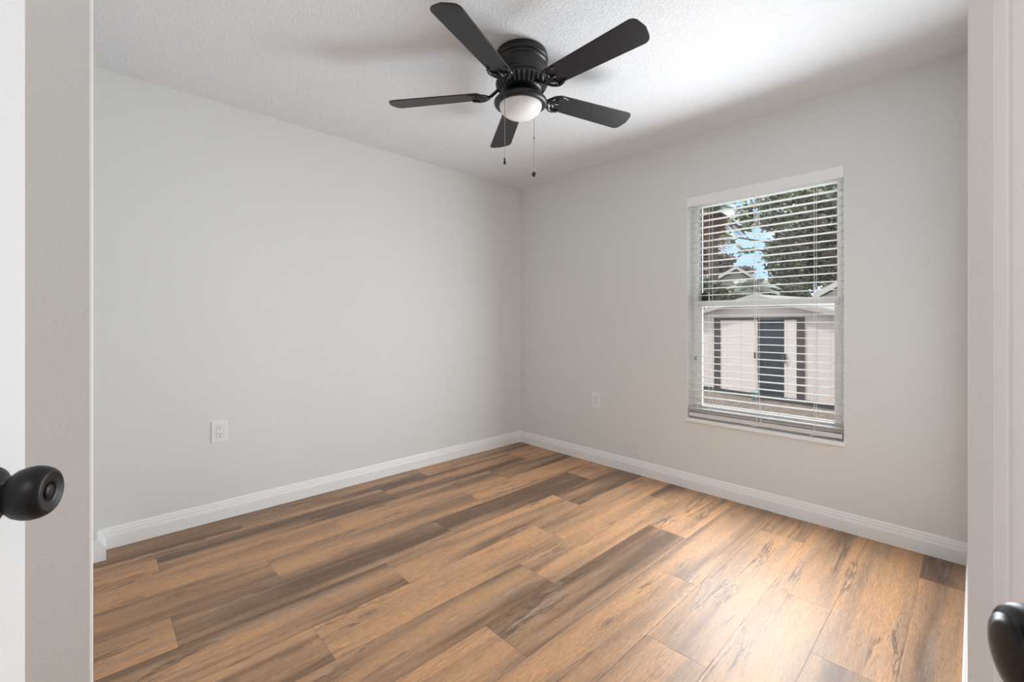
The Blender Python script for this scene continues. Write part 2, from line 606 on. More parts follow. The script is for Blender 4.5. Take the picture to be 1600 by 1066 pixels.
# window wall, with the opening
bm = boxes((XW, XW + TH, -1.95, WY0, 0, HC), (XW, XW + TH, WY1, YW, 0, HC),
           (XW, XW + TH, WY0, WY1, 0, WZ0), (XW, XW + TH, WY0, WY1, WZ1, HC))
structure(obj('wall_right', bm, 'wall'), 'greige wall with the window, right of the corner', 'wall')
# wall beside the camera on the right, it starts behind the door casing
structure(obj('wall_near', boxes((1.62, XW, -0.12, 0.014, 0, HC)), 'wall'), 'greige wall behind the door casing at right edge', 'wall')
# stub of wall at the left and the small jog where it meets the long wall
bm = bmesh.new()
prism(bm, [(-0.15, 1.42), (-0.006, 1.42), (-0.002, 1.4215), (0.0, 1.426), (0.0, 2.91), (0.010, 2.91), (0.010, YW), (-0.15, YW)], 0, HC)
structure(obj('wall_end', bm, 'wall'), 'narrow textured wall end between the white door and the room', 'wall')
structure(obj('wall_hall', boxes((-1.8, -1.68, -1.95, YW, 0, HC), (-1.68, XW, -1.95, -1.83, 0, HC), (1.62, 1.74, -1.83, -0.12, 0, HC)), 'wall'),
          'hall walls behind the photographer', 'wall')

# baseboards
BP = [(0, 0), (0.015, 0), (0.015, 0.062), (0.0135, 0.066), (0.0135, 0.070), (0.0105, 0.075), (0.0105, 0.083), (0.008, 0.088), (0.006, 0.100), (0.003, 0.106), (0, 0.106)]
structure(obj('baseboard_left', sweep(bmesh.new(), BP, (0.010, YW), (XW, YW), (0, -1)), 'trim'), 'white moulded baseboard under the long plain wall', 'baseboard')
structure(obj('baseboard_right', sweep(bmesh.new(), BP, (XW, YW - 0.002), (XW, 0.014), (-1, 0)), 'trim'), 'white moulded baseboard under the window wall', 'baseboard')
structure(obj('baseboard_near', sweep(bmesh.new(), BP, (1.66, 0.014), (XW - 0.002, 0.014), (0, 1)), 'trim'), 'white baseboard beside the door casing', 'baseboard')
bm = sweep(bmesh.new(), [(d * 2.4, h) for d, h in BP], (0.0102, YW), (0.0102, 2.905), (1, 0))
box(bm, -0.06, 0.0100, 2.905, 2.9095, 0, 0.106)
structure(obj('baseboard_end', bm, 'trim'), 'short white baseboard return at the wall end', 'baseboard')

# door casing on the right, seen at a shallow angle
k_ = lambda px: (px - 800) / FPX
pl = [(0.800, 0.800 / k_(1513)), (0.800, 0.800 / k_(1553)), (0.826, 0.826 / k_(1575)), (0.826, 0.826 / k_(1584)), (0.852, 0.852 / k_(1608)), (0.860, 0.700), (0.860, 0.790)]
pl = [plan(a, b) for a, b in pl]
back = []
structure(obj('trim_1', prism(bmesh.new(), pl + back, 0, HC), 'casing', bevel=0.001), 'white stepped door casing at right edge of frame', 'door casing')

# ------------------------------------------------------------------ window
XG = XW + 0.092                      # face of the window unit
win = empty('window_1', (XW, (WY0 + WY1) / 2, WZ0))
structure(win, 'single hung white vinyl window with open blind', 'window')
def wbox(*bs):
    bm = bmesh.new()
    for (x0, x1, y0, y1, z0, z1) in bs:
        box(bm, x0 - XW, x1 - XW, y0 - (WY0 + WY1) / 2, y1 - (WY0 + WY1) / 2, z0 - WZ0, z1 - WZ0)
    return bm
FRM = 0.034
obj('window_frame', wbox((XG, XG + 0.06, WY0, WY0 + FRM, WZ0, WZ1), (XG, XG + 0.06, WY1 - FRM, WY1, WZ0, WZ1),
                         (XG, XG + 0.06, WY0 + FRM, WY1 - FRM, WZ0, WZ0 + FRM), (XG, XG + 0.06, WY0 + FRM, WY1 - FRM, WZ1 - FRM, WZ1)), 'pvc', win, bevel=0.003)
MZ = 1.262                           # bottom of meeting rail
obj('upper_sash', wbox((XG + 0.030, XG + 0.055, WY0 + FRM, WY0 + FRM + 0.018, MZ, WZ1 - FRM), (XG + 0.030, XG + 0.055, WY1 - FRM - 0.012, WY1 - FRM, MZ, WZ1 - FRM),
                       (XG + 0.030, XG + 0.055, WY0 + FRM + 0.018, WY1 - FRM - 0.012, WZ1 - FRM - 0.018, WZ1 - FRM),
                       (XG + 0.030, XG + 0.055, WY0 + FRM + 0.018, WY1 - FRM - 0.012, MZ, MZ + 0.03)), 'pvc', win, bevel=0.002)
SB = 0.026
obj('lower_sash', wbox((XG + 0.004, XG + 0.028, WY0 + FRM, WY0 + FRM + SB, WZ0 + FRM, MZ), (XG + 0.004, XG + 0.028, WY1 - FRM - SB, WY1 - FRM, WZ0 + FRM, MZ),
                       (XG + 0.004, XG + 0.028, WY0 + FRM + SB, WY1 - FRM - SB, WZ0 + FRM, WZ0 + FRM + 0.045)), 'pvc', win, bevel=0.002)
obj('meeting_rail', wbox((XG - 0.002, XG + 0.030, WY0 + FRM, WY1 - FRM, MZ, MZ + 0.042)), 'pvc', win, bevel=0.004)
obj('pane', wbox((XG + 0.042, XG + 0.046, WY0 + FRM + 0.015, WY1 - FRM - 0.010, MZ + 0.02, WZ1 - FRM - 0.015)), 'glass', win)
obj('pane', wbox((XG + 0.014, XG + 0.018, WY0 + FRM + SB - 0.004, WY1 - FRM - SB + 0.004, WZ0 + FRM + 0.04, MZ + 0.002)), 'glass', win)
obj('gasket', wbox((XG + 0.024, XG + 0.030, WY1 - FRM - 0.0165, WY1 - FRM - 0.0122, MZ + 0.042, WZ1 - FRM - 0.02)), 'seal', win)
obj('window_sill', wbox((XW - 0.014, XG, WY0 - 0.006, WY1 + 0.008, WZ0 - 0.024, WZ0 - 0.0005)), 'trim', win, bevel=0.004)
# dark round knob on the end of the meeting rail
kn = lathe(bmesh.new(), [(0, 0), (0.012, 0.0), (0.019, 0.006), (0.022, 0.016), (0.021, 0.028), (0.017, 0.030), (0.017, 0.035), (0.020, 0.036), (0.020, 0.048), (0.016, 0.052), (0, 0.052)], 24)
k = obj('sash_knob', kn, 'navy', win, smooth=True, loc=(XG + 0.012 - XW, WY1 - FRM - 0.046 - (WY0 + WY1) / 2, MZ + 0.0415 - WZ0))
k.scale = (1.25, 1.25, 1.1)
k['label'] = 'dark navy round knob on the meeting rail'
tagp = obj('frame_tag', wbox((XG - 0.0015, XG, WY1 - 0.026, WY1 - 0.010, 0.885, 0.915)), 'amber', win)
tagp['label'] = 'small amber tag on the frame'

# ------------------------------------------------------------------ blind
XB = XW + 0.030                      # middle of the slats
bl = empty('window_blind', (XB, (WY0 + WY1) / 2, WZ0))
tag(bl, 'white horizontal slat blind hanging lowered and open in the window', 'blind')
BY = (WY1 - WY0) / 2
obj('valance', boxes((-0.034, -0.024, -BY + 0.0005, BY + 0.004, 1.466, 1.5315)), 'valance', bl, bevel=0.002)
obj('headrail', boxes((-0.022, 0.026, -BY + 0.006, BY - 0.006, 1.484, 1.530)), 'valance', bl, bevel=0.002)
def slat_mesh():
    bm = bmesh.new()
    n = 6
    top, bot = [], []
    for i in range(n + 1):
        t = i / n * 2 - 1
        z = 0.0022 * (1 - t * t)
        x = 0.0245 * t
        th = 0.0014 if abs(t) < 0.99 else 0.0008
        top.append((x, z + th)); bot.append((x, z - th))
    ring = top + bot[::-1]
    y0, y1 = -BY + 0.007, BY - 0.007
    a = [bm.verts.new((x, y0, z)) for x, z in ring]
    b = [bm.verts.new((x, y1, z)) for x, z in ring]
    k = len(ring)
    for i in range(k):
        bm.faces.new((a[i], a[(i + 1) % k], b[(i + 1) % k], b[i]))
    bm.faces.new(a)
    bm.faces.new(b[::-1])
    return bm
zs = [1.338 + 0.0465 * k - WZ0 for k in range(-16, 14)]
zs += [0.052, 0.060, 0.068]
slat = obj('slat', slat_mesh(), 'blind', bl, smooth=False)
slat.location = (0, 0, zs[0])
for z in zs[1:]:
    c = slat.copy()
    COL.objects.link(c)
    c.parent = bl
    c.location = (0, 0, z)
    c.rotation_euler = (0, math.radians(random.uniform(-1.2, 1.2)), 0)
obj('bottom_rail', boxes((-0.0245, 0.0245, -BY + 0.007, BY - 0.007, 0.014, 0.040)), 'blind', bl, bevel=0.004)
YC = (WY0 + WY1) / 2
for yy in (1.237, 0.6405):
    bm = bmesh.new()
    for xx in (-0.0262, 0.0262):
        tube(bm, [(xx, yy - YC, 0.03), (xx, yy - YC, 1.49)], 0.0013, 6)
    for z in zs[:-3]:
        tube(bm, [(-0.0262, yy - YC, z - 0.0016), (0.0262, yy - YC, z - 0.0016)], 0.0007, 5)
    # the curled tail tied off under the bottom rail
    tube(bm, spline([(-0.0262, yy - YC, 0.045), (-0.0300, yy - YC - 0.012, 0.035), (-0.0300, yy - YC - 0.018, 0.018), (-0.0290, yy - YC + 0.012, 0.012), (-0.0290, yy - YC + 0.020, 0.004)], 6), 0.0016, 6)
    obj('ladder_cord', bm, 'cord', bl)
bm = bmesh.new()
for xx in (-0.0262, 0.0262):
    tube(bm, [(xx, 0.945 - YC, 0.03), (xx, 0.945 - YC, 1.49)], 0.0013, 6)
obj('ladder_cord', bm, 'cord', bl)
bm = bmesh.new()
tube(bm, spline([(-0.0305, 0.958 - YC, 1.48), (-0.0305, 0.956 - YC, 1.1), (-0.0305, 0.955 - YC, 0.72), (-0.0305, 0.946 - YC, 0.45), (-0.0305, 0.930 - YC, 0.22), (-0.0315, 0.916 - YC, 0.10),
                  (-0.0325, 0.922 - YC, 0.045), (-0.0325, 0.955 - YC, 0.012), (-0.0325, 0.972 - YC, 0.006)], 8), 0.0019, 6)
obj('lift_cord', bm, 'cord', bl)

# ------------------------------------------------------------------ outlets
def make_outlet(name, loc, rz, label):
    """faces local -y"""
    t = empty(name, loc, rz)
    tag(t, label, 'outlet', 'white wall outlets above the baseboards')
    p = obj('cover_plate', boxes((-0.041, 0.041, -0.0065, 0, -0.063, 0.063)), 'plate', t, bevel=0.004)
    r = obj('receptacle', boxes((-0.0168, 0.0168, -0.0085, -0.0065, -0.0335, 0.0335)), 'plate', t, bevel=0.0008)
    bm = bmesh.new()
    for s in (-1, 1):
        zc = 0.0185 * s + 0.002
        box(bm, -0.0078, -0.0056, -0.0089, -0.0084, zc - 0.001, zc + 0.0075)
        box(bm, 0.0056, 0.0078, -0.0089, -0.0084, zc - 0.001, zc + 0.0065)
        lathe(bm, [(0.0028, 0), (0.0028, 0.0006)], 14, Matrix.Translation((0, -0.0083, zc - 0.0085)) @ Matrix.Rotation(PI / 2, 4, 'X'))
    s = obj('slots', bm, 'dark_slot', r)
    s['label'] = 'dark plug slots'
    gp = bmesh.new()
    for a in ((-0.0182, -0.0168, -0.0068, -0.0064, -0.035, 0.035), (0.0168, 0.0182, -0.0068, -0.0064, -0.035, 0.035), (-0.0182, 0.0182, -0.0068, -0.0064, -0.035, -0.0335), (-0.0182, 0.0182, -0.0068, -0.0064, 0.0335, 0.035)):
        box(gp, *a)
    obj('gap', gp, mat_gap, t)
    for z in (-0.048, 0.048):
        obj('screw', lathe(bmesh.new(), [(0, 0.0012), (0.003, 0.0008), (0.0034, 0)], 14, Matrix.Translation((0, -0.0064, z)) @ Matrix.Rotation(PI / 2, 4, 'X')), 'plate', t, smooth=True)
    return t
mat_gap = mat('outlet_gap', (0.35, 0.35, 0.35), 0.8, mottle=(300, 0.1))
make_outlet('wall_outlet', (0.537, YW, 0.516), 0, 'white double outlet on the long plain wall, nearer the camera')
make_outlet('wall_outlet', (XW, 2.157, 0.512), -PI / 2, 'white double outlet on the window wall, left of the window')

# ------------------------------------------------------------------ doors and knobs
KN = [(0.0, 0.0), (0.033, 0.0), (0.033, 0.004), (0.031, 0.0075), (0.025, 0.010), (0.016, 0.0115), (0.0125, 0.013), (0.0118, 0.020)]
KB = [(0.0118, 0.0185), (0.0125, 0.0200), (0.0170, 0.0215), (0.0225, 0.0250), (0.0268, 0.0305), (0.0290, 0.0370), (0.0296, 0.0435), (0.0287, 0.0495), (0.0262, 0.0550), (0.0238, 0.0578),
      (0.0224, 0.0586), (0.0212, 0.0588), (0.0200, 0.0584), (0.0155, 0.0572), (0.0118, 0.0566), (0.0106, 0.0558), (0.0098, 0.0530), (0.0, 0.0525)]
KS = [p for p in KB if p[1] < 0.0555] + [(0.0215, 0.0583), (0.0150, 0.0602), (0.0075, 0.0612), (0.0, 0.0615)]
def add_knob(parent, pos, axis, scale=1.0, button=True):
    q = Vector(axis).to_track_quat('Z', 'Y').to_matrix().to_4x4()
    mt = Matrix.Translation(pos) @ q @ Matrix.Scale(scale, 4)
    e = obj('knob', lathe(bmesh.new(), KB if button else KS, 56, mt), 'bronze', parent, smooth=True)
    e['label'] = 'dark bronze round door knob'
    r = obj('rosette', lathe(bmesh.new(), KN, 56, mt), 'bronze', e, smooth=True)
    r['label'] = 'dark bronze round back plate'
    if button:
        obj('lock_button', lathe(bmesh.new(), [(0.0078, 0.052), (0.0078, 0.0558), (0.0070, 0.0568), (0.004, 0.0574), (0, 0.0576)], 28, mt), 'bronze', e, smooth=True)
    return e

# left door: stands open, its face turned to the right
n1 = (RT * 0.94 + FW * 0.335).normalized()          # outward normal of its face
v1 = Vector((-n1.y, n1.x, 0))                       # along the face towards the free edge
if v1.dot(FW) < 0:
    v1 = -v1
kc = Vector((*plan((53 - 800) / FPX * 0.5015, 0.5015), 0))
face0 = kc - n1 * 0.0425
EDGE_RATIO = (40.5 - 800) / FPX
qn = RT - FW * EDGE_RATIO                            # the free edge is seen at this column
edge = face0 + v1 * (-face0.dot(qn) / v1.dot(qn))
door = empty('door_1', (edge.x, edge.y, 0.012))
structure(door, 'white door at the left edge with dark round knob', 'door')
bm = bmesh.new()
P = [edge, edge - v1 * 0.76, edge - v1 * 0.76 - n1 * 0.035, edge - n1 * 0.035]
prism(bm, [((p - edge).x, (p - edge).y) for p in P], 0, 2.03)
obj('door_slab', bm, 'door', door, bevel=0.002)
add_knob(door, Vector((face0.x - edge.x, face0.y - edge.y, 0.956 - 0.012)), n1)

# right door: only its edge and knob come into the frame
n2 = (RT * -0.92 + FW * 0.39).normalized()
v2 = (RT * 0.39 + FW * 0.92).normalized()
dk = 0.262
kc2 = Vector((*plan((1620 - 800) / FPX * dk, dk), 0))
face2 = kc2 - n2 * 0.046
edge2 = face2 + v2 * 0.062
door2 = empty('door_2', (edge2.x, edge2.y, 0.012))
structure(door2, 'white door at the right edge with black knob', 'door')
bm = bmesh.new()
P = [edge2, edge2 - v2 * 0.76, edge2 - v2 * 0.76 - n2 * 0.035, edge2 - n2 * 0.035]
prism(bm, [((p - edge2).x, (p - edge2).y) for p in P], 0, 2.03)
obj('door_slab', bm, 'door', door2, bevel=0.002)
add_knob(door2, Vector((face2.x - edge2.x, face2.y - edge2.y, 0.949 - 0.012)), n2, 1.0, False)

# ------------------------------------------------------------------ ceiling fan
fx, fy = plan(0.0461, 2.115)
fan = empty('ceiling_fan', (fx, fy, HC))
tag(fan, 'black five blade ceiling fan with white bowl light', 'ceiling fan')
Z = lambda z: z - HC
mh = obj('motor_housing', lathe(bmesh.new(), [(0.0, 0), (0.118, 0), (0.1215, -0.004), (0.1225, -0.022), (0.1265, -0.026), (0.1275, -0.031), (0.1250, -0.036), (0.1215, -0.038), (0.1215, -0.042), (0.1245, -0.045), (0.1250, -0.050),
     (0.1215, -0.055), (0.1165, -0.057), (0.1150, -0.060), (0.1140, -0.108), (0.1160, -0.111), (0.1185, -0.115), (0.1185, -0.120), (0.1155, -0.124), (0.1140, -0.127),
     (0.0, -0.127)], 96), 'fan_black', fan, smooth=True)
mh.modifiers.new('edge', 'EDGE_SPLIT').split_angle = math.radians(50)
# vented bowl below the housing
vb_prof = [(0.112, -0.126), (0.1195, -0.131), (0.1215, -0.140), (0.1175, -0.154), (0.108, -0.168), (0.096, -0.180), (0.086, -0.186), (0.060, -0.189), (0.0, -0.189)]
vb = obj('vent_ring', lathe(bmesh.new(), vb_prof, 96), 'fan_black', fan, smooth=True)
bm = bmesh.new()
for k in range(32):
    a = 2 * PI * k / 32
    rt = Matrix.Rotation(a, 4, 'Z')
    ps = [(0.1212, -0.1445), (0.1182, -0.1555), (0.1090, -0.1695), (0.0990, -0.1795)]
    wd = [0.0035, 0.0038, 0.0036, 0.0032]
    L, R_ = [], []
    for (r, z), w in zip(ps, wd):
        L.append(bm.verts.new(rt @ Vector((r + 0.0011, -w, z - 0.0009))))
        R_.append(bm.verts.new(rt @ Vector((r + 0.0011, w, z - 0.0009))))
    for i in range(3):
        bm.faces.new((L[i], R_[i], R_[i + 1], L[i + 1]))
vs = obj('vent_slots', bm, 'slot_black', vb)
vs['kind'] = 'stuff'
# raised fins between the slots, their highlight put into the grey colour
bm = bmesh.new()
for k in range(32):
    a = 2 * PI * (k + 0.5) / 32
    rt = Matrix.Rotation(a, 4, 'Z')
    pts = [rt @ Vector((r + 0.001, 0, z)) for r, z in [(0.1215, -0.1425), (0.1182, -0.1555), (0.1090, -0.1695), (0.0990, -0.1795)]]
    tube(bm, pts, 0.0042, 8, 0.7)
fs_ = obj('fins', bm, 'fin', vb, smooth=True)
fs_['kind'] = 'stuff'
# hub carrying the blade arms, then the switch housing and light fitter
obj('hub', lathe(bmesh.new(), [(0.0, -0.188), (0.062, -0.188), (0.066, -0.191), (0.066, -0.197), (0.056, -0.202), (0.0, -0.202)], 64), 'iron_black', fan, smooth=True)
obj('switch_housing', lathe(bmesh.new(), [(0.0, -0.200), (0.030, -0.200), (0.030, -0.226), (0.0, -0.226)], 48), 'fan_black', fan, smooth=True)
fit = obj('light_fitter', lathe(bmesh.new(), [(0.0, -0.207), (0.030, -0.207), (0.036, -0.2095), (0.070, -0.213), (0.098, -0.219), (0.117, -0.226), (0.1255, -0.233), (0.1275, -0.240), (0.1255, -0.247), (0.118, -0.253),
     (0.108, -0.256), (0.105, -0.2555), (0.104, -0.250), (0.0, -0.250)], 96), 'fan_black', fan, smooth=True)
fit.location = (*(RT * -0.005).xy, 0.004)
fit['label'] = 'flared black dish holding the bowl'
bowl = [(0.1022, -0.2500)]
for i in range(0, 13):
    t = i / 12 * PI / 2
    bowl.append((0.1022 * math.cos(t) if i < 12 else 0.0, -0.2530 - 0.061 * math.sin(t)))
gb = obj('bowl_shade', lathe(bmesh.new(), bowl, 96, close=False), 'opal', fan, smooth=True)
gb.location = fit.location
gb['label'] = 'white frosted glass bowl'

def blade_mesh():
    """along +x, root to tip, slightly rounded tip corners"""
    r0, r1 = 0.190, 0.657
    w0, w1 = 0.054, 0.066
    out = []
    def corner(cx, cy, rad, a0, a1, n=6):
        return [(cx + rad * math.cos(a0 + (a1 - a0) * i / n), cy + rad * math.sin(a0 + (a1 - a0) * i / n)) for i in range(n + 1)]
    out += corner(r0 + 0.022, -w0 + 0.022, 0.022, PI, 1.5 * PI)
    out += corner(r1 - 0.040, -w1 + 0.032, 0.032, 1.5 * PI, 1.94 * PI)
    out += [(r1 - 0.0035, -0.02), (r1, 0.0), (r1 - 0.0035, 0.02)]
    out += corner(r1 - 0.040, w1 - 0.032, 0.032, 0.06 * PI, 0.5 * PI)
    out += corner(r0 + 0.022, w0 - 0.022, 0.022, 0.5 * PI, PI)
    bm = bmesh.new()
    prism(bm, out, -0.0028, 0.0028)
    return bm
def arm_mesh():
    """cast scroll bracket: neck from the hub, then a forked lyre under the blade root"""
    bm = bmesh.new()
    tube(bm, spline([(0.066, 0, 0.034), (0.092, 0, 0.030), (0.120, 0, 0.012), (0.145, 0, -0.004), (0.165, 0, -0.008)], 6),
         [0.011] * 10 + [0.010] * 8 + [0.009] * 7, 10, 0.75)
    for s in (-1, 1):
        tube(bm, spline([(0.148, 0, -0.006), (0.160, s * 0.020, -0.008), (0.178, s * 0.042, -0.008), (0.202, s * 0.053, -0.008), (0.228, s * 0.050, -0.007), (0.246, s * 0.043, -0.0055)], 6),
             [0.0085] * 12 + [0.0080] * 10 + [0.0068] * 5 + [0.0052] * 4, 8, 0.7)
        tube(bm, spline([(0.160, 0, -0.008), (0.182, s * 0.012, -0.009), (0.198, s * 0.026, -0.009), (0.197, s * 0.040, -0.008)], 6),
             [0.0075] * 12 + [0.0058] * 7, 8, 0.7)
        lathe(bm, [(0.0, -0.0125), (0.006, -0.0115), (0.0072, -0.008), (0.0072, -0.003), (0, -0.003)], 12, Matrix.Translation((0.232, s * 0.046, 0.0)))
    tube(bm, [(0.155, 0, -0.008), (0.185, 0, -0.009), (0.205, 0, -0.008), (0.222, 0, -0.0065)], [0.009, 0.0085, 0.007, 0.004], 8, 0.7)
    return bm
b0 = a0 = None
CAM_ROT = math.degrees(math.atan2(RT.y, RT.x))
for k in range(5):
    ang = math.radians((-115.6, -45.6, 27.3, 100.0, 170.0)[k] + CAM_ROT)
    pv = RT * -0.008 + FW * -0.012
    mtx = Matrix.Rotation(ang, 4, 'Z') @ Matrix.Rotation(math.radians(-12), 4, 'X')
    if k == 0:
        b0 = obj('blade', blade_mesh(), 'blade', fan, bevel=0.0012)
        a0 = obj('blade_arm', arm_mesh(), 'iron_black', b0, smooth=True)
        b, a = b0, a0
    else:
        b = b0.copy(); COL.objects.link(b); b.parent = fan
        a = a0.copy(); COL.objects.link(a); a.parent = b
    b.matrix_local = Matrix.Translation((pv.x, pv.y, Z(2.247))) @ mtx
# pull chains
def chain(name, lat, fwd, z_top, z_bot, fob):
    x, y = plan(lat, fwd)
    x -= fx; y -= fy
    bm = bmesh.new()
    n = int((z_top - z_bot) / 0.0045)
    tube(bm, [(x, y, Z(z_top)), (x, y, Z(z_bot))], 0.0009, 6)
    for i in range(n):
        z = z_top - (i + 0.5) * (z_top - z_bot) / n
        lathe(bm, [(0, 0.0017), (0.0014, 0.0009), (0.0017, 0), (0.0014, -0.0009), (0, -0.0017)], 6, Matrix.Translation((x, y, Z(z))))
    c = obj(name, bm, 'chain', fan, smooth=True)
    if fob == 'ball':
        pr = [(0.0, 0.016), (0.003, 0.0155), (0.004, 0.012)] + [(0.0118 * math.sin(PI * i / 12), 0.0118 * math.cos(PI * i / 12)) for i in range(2, 12)] + [(0, -0.0118)]
        f = obj('pull_fob', lathe(bmesh.new(), pr, 28, Matrix.Translation((x, y, Z(z_bot - 0.012)))), 'iron_black', c, smooth=True)
        f['label'] = 'round black pull ball'
        obj('connector', lathe(bmesh.new(), [(0, 0.006), (0.0026, 0.005), (0.0026, -0.005), (0, -0.006)], 12, Matrix.Translation((x, y, Z(2.075)))), 'iron_black', c, smooth=True)
    else:
        pr = [(0, 0.016), (0.0035, 0.015), (0.0045, 0.008), (0.0032, 0.004), (0.0052, 0.0), (0.0058, -0.010), (0.0045, -0.0145), (0, -0.016)]
        f = obj('pull_fob', lathe(bmesh.new(), pr, 24, Matrix.Translation((x, y, Z(z_bot - 0.015)))), 'iron_black', c, smooth=True)
        f['label'] = 'small black barrel pull'
    return c
chain('pull_chain', -0.0335, 2.018, 2.190, 1.905, 'barrel')
chain('pull_chain', 0.1103, 2.205, 2.195, 1.905, 'ball')

# ------------------------------------------------------------------ outdoors
GZ = -0.35
structure(obj('ground', boxes((XW + TH, 45, -22, 38, GZ - 0.2, GZ)), 'ground'), 'leaf strewn bare ground outside', 'ground')

# shed with double doors, one open on the dark inside
P1, P2 = Vector((9.845, 4.20, GZ)), Vector((9.291, 1.715, GZ))
sd = (P2 - P1).normalized()                         # along the front, to the right in the photo
shed = empty('garden_shed', P1, math.atan2(sd.y, sd.x))
tag(shed, 'cream garden shed with dark framed double doors outside the window', 'shed')
def front(px):
    """metres along the shed front at photo column px"""
    d = FW + RT * ((px - 800) / FPX)
    # P1 + s*sd = t*d
    det = sd.x * (-d.y) + d.x * sd.y
    s = (-P1.x * (-d.y) + (-d.x) * P1.y) / det
    return s
def front_z(px, py):
    s = front(px)
    p = P1 + sd * s
    return CAM_H + (505 - py) / FPX * p.dot(FW) - GZ
s0, sA, sB, sC, sD, sE, sF = -0.55, front(1117), front(1126), front(1184), front(1226), front(1246), front(1257)
s1 = sd and front(1182) + (front(1182) - s0)
sp = front(1182)
zt = front_z(1190, 500)
zp = front_z(1182, 464)
slope = 0.245
ze = zp - slope * (sp - s0)
DEP = 2.6
bm = bmesh.new()
zfl = 0.10
def gable(bm, segs, y0, y1):
    pass
# front wall in pieces around the doorway (local x along the front, local y = away behind the shed)
zr = lambda s: zp - slope * abs(s - sp) - 0.02
def wallpiece(bm, a, b_, z0, ztop_fn):
    xs = sorted(set([a, b_] + ([sp] if a < sp < b_ else [])))
    lo = [bm.verts.new((x, 0.0, z0)) for x in xs]
    hi = [bm.verts.new((x, 0.0, ztop_fn(x))) for x in xs]
    lo2 = [bm.verts.new((x, 0.06, z0)) for x in xs]
    hi2 = [bm.verts.new((x, 0.06, ztop_fn(x))) for x in xs]
    for i in range(len(xs) - 1):
        bm.faces.new((lo[i], lo[i + 1], hi[i + 1], hi[i]))
        bm.faces.new((lo2[i], hi2[i], hi2[i + 1], lo2[i + 1]))
        bm.faces.new((hi[i], hi[i + 1], hi2[i + 1], hi2[i]))
        bm.faces.new((lo[i], lo2[i], lo2[i + 1], lo[i + 1]))
    bm.faces.new((lo[0], hi[0], hi2[0], lo2[0]))
    bm.faces.new((lo[-1], lo2[-1], hi2[-1], hi[-1]))
wallpiece(bm, s0, sA, zfl, zr)
wallpiece(bm, sF, s1, zfl, zr)
wallpiece(bm, sA, sF, zt, zr)
box(bm, s0, s0 + 0.06, 0.06, DEP, zfl, zr(s0))
box(bm, s1 - 0.06, s1, 0.06, DEP, zfl, zr(s1))
box(bm, s0 + 0.06, s1 - 0.06, DEP - 0.06, DEP, zfl, zr(s0))
obj('siding', bm, 'siding', shed)
obj('base_board', boxes((s0 - 0.02, s1 + 0.02, -0.03, DEP, 0, zfl)), 'shed_base', shed)
bm = boxes((sA, sB, -0.03, 0.05, zfl, zt + 0.05), (sE, sF, -0.03, 0.05, zfl, zt + 0.05), (sB, sE, -0.03, 0.05, zt, zt + 0.05))
obj('door_frame', bm, 'shed_trim', shed)
dl = obj('door_leaf', boxes((sB, sC, -0.012, 0.03, zfl, zt)), 'siding_door', shed)
obj('handle', boxes((sC - 0.05, sC - 0.015, -0.05, -0.012, 0.80, 0.93)), 'shed_trim', dl)
dl = obj('door_leaf', boxes((sD, sE, -0.012, 0.03, zfl, zt)), 'siding_door', shed)
obj('handle', boxes((sD - 0.01, sD + 0.03, -0.05, -0.012, 0.76, 0.92)), 'shed_trim', dl)
dk_ = obj('shade_sheet', boxes((sC, sD, 0.02, 0.04, zfl, zt)), 'shed_dark', shed)  # flat dark sheet, paints the shade of the shed interior
dk_['label'] = 'dark navy sheet standing for the shaded opening between the door leaves'
bm = bmesh.new()
for sgn in (-1, 1):
    xe = sp + sgn * (sp - s0 + 0.16)
    zz = zp - slope * abs(xe - sp)
    p = [(sp, zp), (xe, zz), (xe, zz + 0.05), (sp, zp + 0.05)]
    a = [bm.verts.new((x, -0.14, z)) for x, z in p]
    c = [bm.verts.new((x, DEP + 0.14, z)) for x, z in p]
    for i in range(4):
        bm.faces.new((a[i], a[(i + 1) % 4], c[(i + 1) % 4], c[i]))
    bm.faces.new(a); bm.faces.new(c[::-1])
obj('roof', bm, 'shingle', shed)
bm = bmesh.new()
for sgn in (-1, 1):
    xe = sp + sgn * (sp - s0 + 0.17)
    zz = zp - slope * abs(xe - sp)
    p = [(sp, zp - 0.05), (xe, zz - 0.05), (xe, zz + 0.03), (sp, zp + 0.03)]
    a = [bm.verts.new((x, -0.165, z)) for x, z in p]
    c = [bm.verts.new((x, -0.142, z)) for x, z in p]
    for i in range(4):
        bm.faces.new((a[i], a[(i + 1) % 4], c[(i + 1) % 4], c[i]))
    bm.faces.new(a); bm.faces.new(c[::-1])
obj('barge_board', bm, 'barge', shed)

# teal bucket by the shed doorway
sbk = front(1190)
pb = P1 + sd * sbk + Vector((-sd.y, sd.x, 0)) * -0.22
bk = obj('bucket', lathe(bmesh.new(), [(0, 0), (0.075, 0), (0.095, 0.20), (0.10, 0.20), (0.10, 0.215), (0.088, 0.215), (0.07, 0.03), (0, 0.03)], 28), 'teal', None, smooth=True)
bk.location = (pb.x, pb.y, GZ)
bk.scale = (0.75, 0.75, 0.75)
tag(bk, 'small teal bucket on the ground before the shed doorway', 'bucket')

